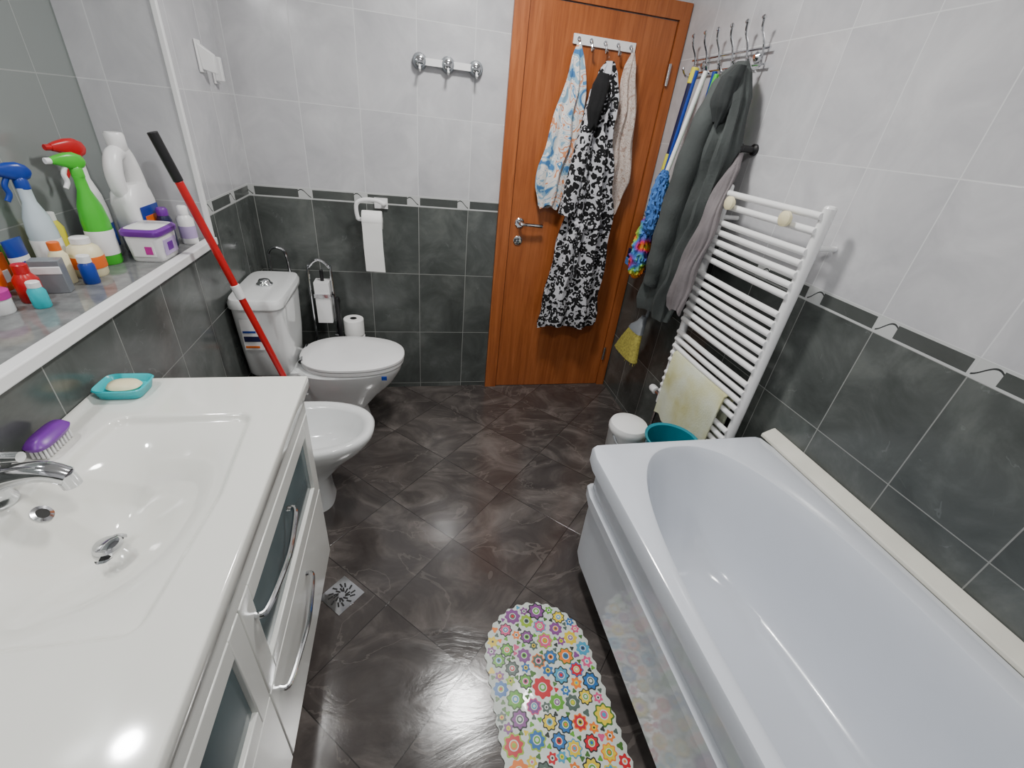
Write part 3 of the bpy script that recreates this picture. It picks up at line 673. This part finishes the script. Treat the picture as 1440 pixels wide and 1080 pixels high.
def bottle(name,x,y,prof,mats,sx=1,sy=1):
    s=B(name)
    for p,m_ in zip(prof,mats): s.lathe((x,y,ZL),p,m_,28,sx=sx,sy=sy)
    return s.done(sharp=40)
bottle('white_purple_bottle',-.045,-.60,[[(.024,0),(.026,.004),(.026,.085),(.014,.10)],[(.016,.10),(.016,.125),(.012,.13)],[(.0265,.02),(.0267,.022),(.0267,.06),(.0265,.062)]],[M_wp,M_wp,M_lil])
bottle('purple_softener_bottle',-.085,-.655,[[(.02,0),(.022,.004),(.022,.09),(.016,.105)],[(.017,.105),(.017,.125),(.013,.13)]],[M_navy,M_purp])
bottle('soap_jar',-.15,-.995,[[(.034,0),(.038,.006),(.040,.06),(.034,.08),(.02,.09)],[(.022,.09),(.022,.105),(.018,.108)],[(.0405,.025),(.0408,.027),(.0408,.055),(.0405,.057)]],[M_cream,M_wp,M_oran])
bottle('red_small_bottle',-.165,-1.205,[[(.022,0),(.024,.003),(.024,.055),(.014,.07)],[(.015,.07),(.015,.09),(.013,.092)]],[M_red,M_red])
bottle('orange_cup',-.235,-1.225,[[(.03,0),(.032,.004),(.036,.09),(.037,.1),(.033,.098),(.028,.02)],[(.0362,.04),(.0365,.05),(.0372,.07),(.0368,.08)]],[M_cream,M_oran])
bottle('pink_cream_jar',-.185,-1.285,[[(.026,0),(.028,.003),(.028,.035)],[(.030,.035),(.030,.052),(.027,.054)]],[M_wp,M_pink])
bottle('yellow_tube_bottle',-.25,-.915,[[(.02,0),(.022,.003),(.022,.11),(.012,.13)],[(.013,.13),(.013,.15),(.01,.152)]],[M_yel,M_wp])
bottle('white_pill_bottle',-.115,-1.065,[[(.016,0),(.018,.003),(.018,.05),(.013,.058)],[(.015,.058),(.015,.075),(.013,.077)]],[M_blue,M_wp])
bottle('cream_lotion_bottle',-.17,-1.065,[[(.018,0),(.02,.003),(.02,.075),(.012,.088)],[(.013,.088),(.013,.108),(.011,.11)]],[M_cream,M_oran])
bottle('teal_cosmetic_bottle',-.125,-1.245,[[(.015,0),(.017,.003),(.017,.04),(.012,.05)],[(.013,.05),(.013,.062),(.011,.064)]],[M_tealp,M_wp])
s=B('grey_carton'); s.box((-.185,-1.155,ZL),(-.125,-1.12,ZL+.085),M_grey,.25); s.box((-.184,-1.1562,ZL+.05),(-.126,-1.1187,ZL+.07),M_wp,.25); s.done(.002)
s=B('blue_cream_tube'); 
s.loft([sel(-.222,-1.115,ZL,.016,.016,2,28),sel(-.222,-1.115,ZL+.02,.016,.016,2,28)],M_blue)
s.loft([sel(-.222,-1.115,ZL+.02,.018,.020,2,28),sel(-.222,-1.115,ZL+.07,.016,.026,2,28),sel(-.222,-1.115,ZL+.125,.003,.032,3,28)],M_blue)
s.loft([sel(-.222,-1.115,ZL+.045,.0186,.0248,2,28),sel(-.222,-1.115,ZL+.085,.0138,.0285,2,28)],M_wp,False,False); s.done()
s=B('orange_carton'); s.box((-.277,-1.18,ZL),(-.255,-1.11,ZL+.09),M_oran); s.box((-.256,-1.17,ZL+.02),(-.254,-1.12,ZL+.05),M_wp); s.done(.002)
s=B('green_carton'); s.box((-.277,-1.085,ZL),(-.262,-1.04,ZL+.10),M_leaf); s.box((-.263,-1.078,ZL+.03),(-.261,-1.046,ZL+.07),M_wp); s.done(.002)
# ---------------------------------------------------------------- lamps and added fill
M_em=pm('lamp_diffuser',(1,1,1),.4,em=6)
def area(name,loc,size,power,col=(1,.98,.95)):
    l=bpy.data.lights.new(name,'AREA'); l.shape='DISK'; l.size=size; l.energy=power; l.color=col
    o=bpy.data.objects.new(name,l); o.location=loc; sc.collection.objects.link(o); return o
for nm,(x,y),p,sz in (('ceiling_lamp_and_fill',(1.07,-.85),25,.24),('ceiling_lamp_and_fill',(1.07,-2.2),13,.24)):  # rear fixture is out of view, added as fill to even the light
    s=B(nm); s.lathe((x,y,H-.001),[(.17,0),(.17,-.03),(.15,-.035)],M_chr,36); s.lathe((x,y,H-.036),[(.145,0),(.135,-.025),(.10,-.04),(.02,-.045)],M_em,36); o=s.done()
    area(nm+'_light',(x,y,H-.09),sz,p).parent=o
for y in (-1.61,-2.45):
    s=B('niche_spotlight'); s.lathe((-.21,y,NT_-.001),[(.055,0),(.055,-.008),(.045,-.01)],M_chr,28); s.lathe((-.21,y,NT_-.010),[(.042,0),(.038,-.004)],M_em,24); o=s.done()
    area('niche_spot_light',(-.21,y,NT_-.02),.08,5,(1,1,1)).parent=o
w=bpy.data.worlds.new('world'); sc.world=w; w.use_nodes=True; w.node_tree.nodes['Background'].inputs[0].default_value=(.5,.5,.5,1); w.node_tree.nodes['Background'].inputs[1].default_value=.2
# ---------------------------------------------------------------- camera
yaw,pit,rol=0.2585,0.5359,0.1142
F=Vector((math.sin(yaw)*math.cos(pit),math.cos(yaw)*math.cos(pit),-math.sin(pit))); r0=Vector((math.cos(yaw),-math.sin(yaw),0)); u0=r0.cross(F)
R=math.cos(rol)*r0+math.sin(rol)*u0; U=-math.sin(rol)*r0+math.cos(rol)*u0; C=Vector((.7532,-2.4506,1.5079))
cd=bpy.data.cameras.new('camera'); cd.lens=610.9452/1440*36; cd.sensor_width=36; cd.clip_start=.02
co=bpy.data.objects.new('camera',cd); sc.collection.objects.link(co)
co.matrix_world=Matrix(((R[0],U[0],-F[0],C[0]),(R[1],U[1],-F[1],C[1]),(R[2],U[2],-F[2],C[2]),(0,0,0,1))); sc.camera=co
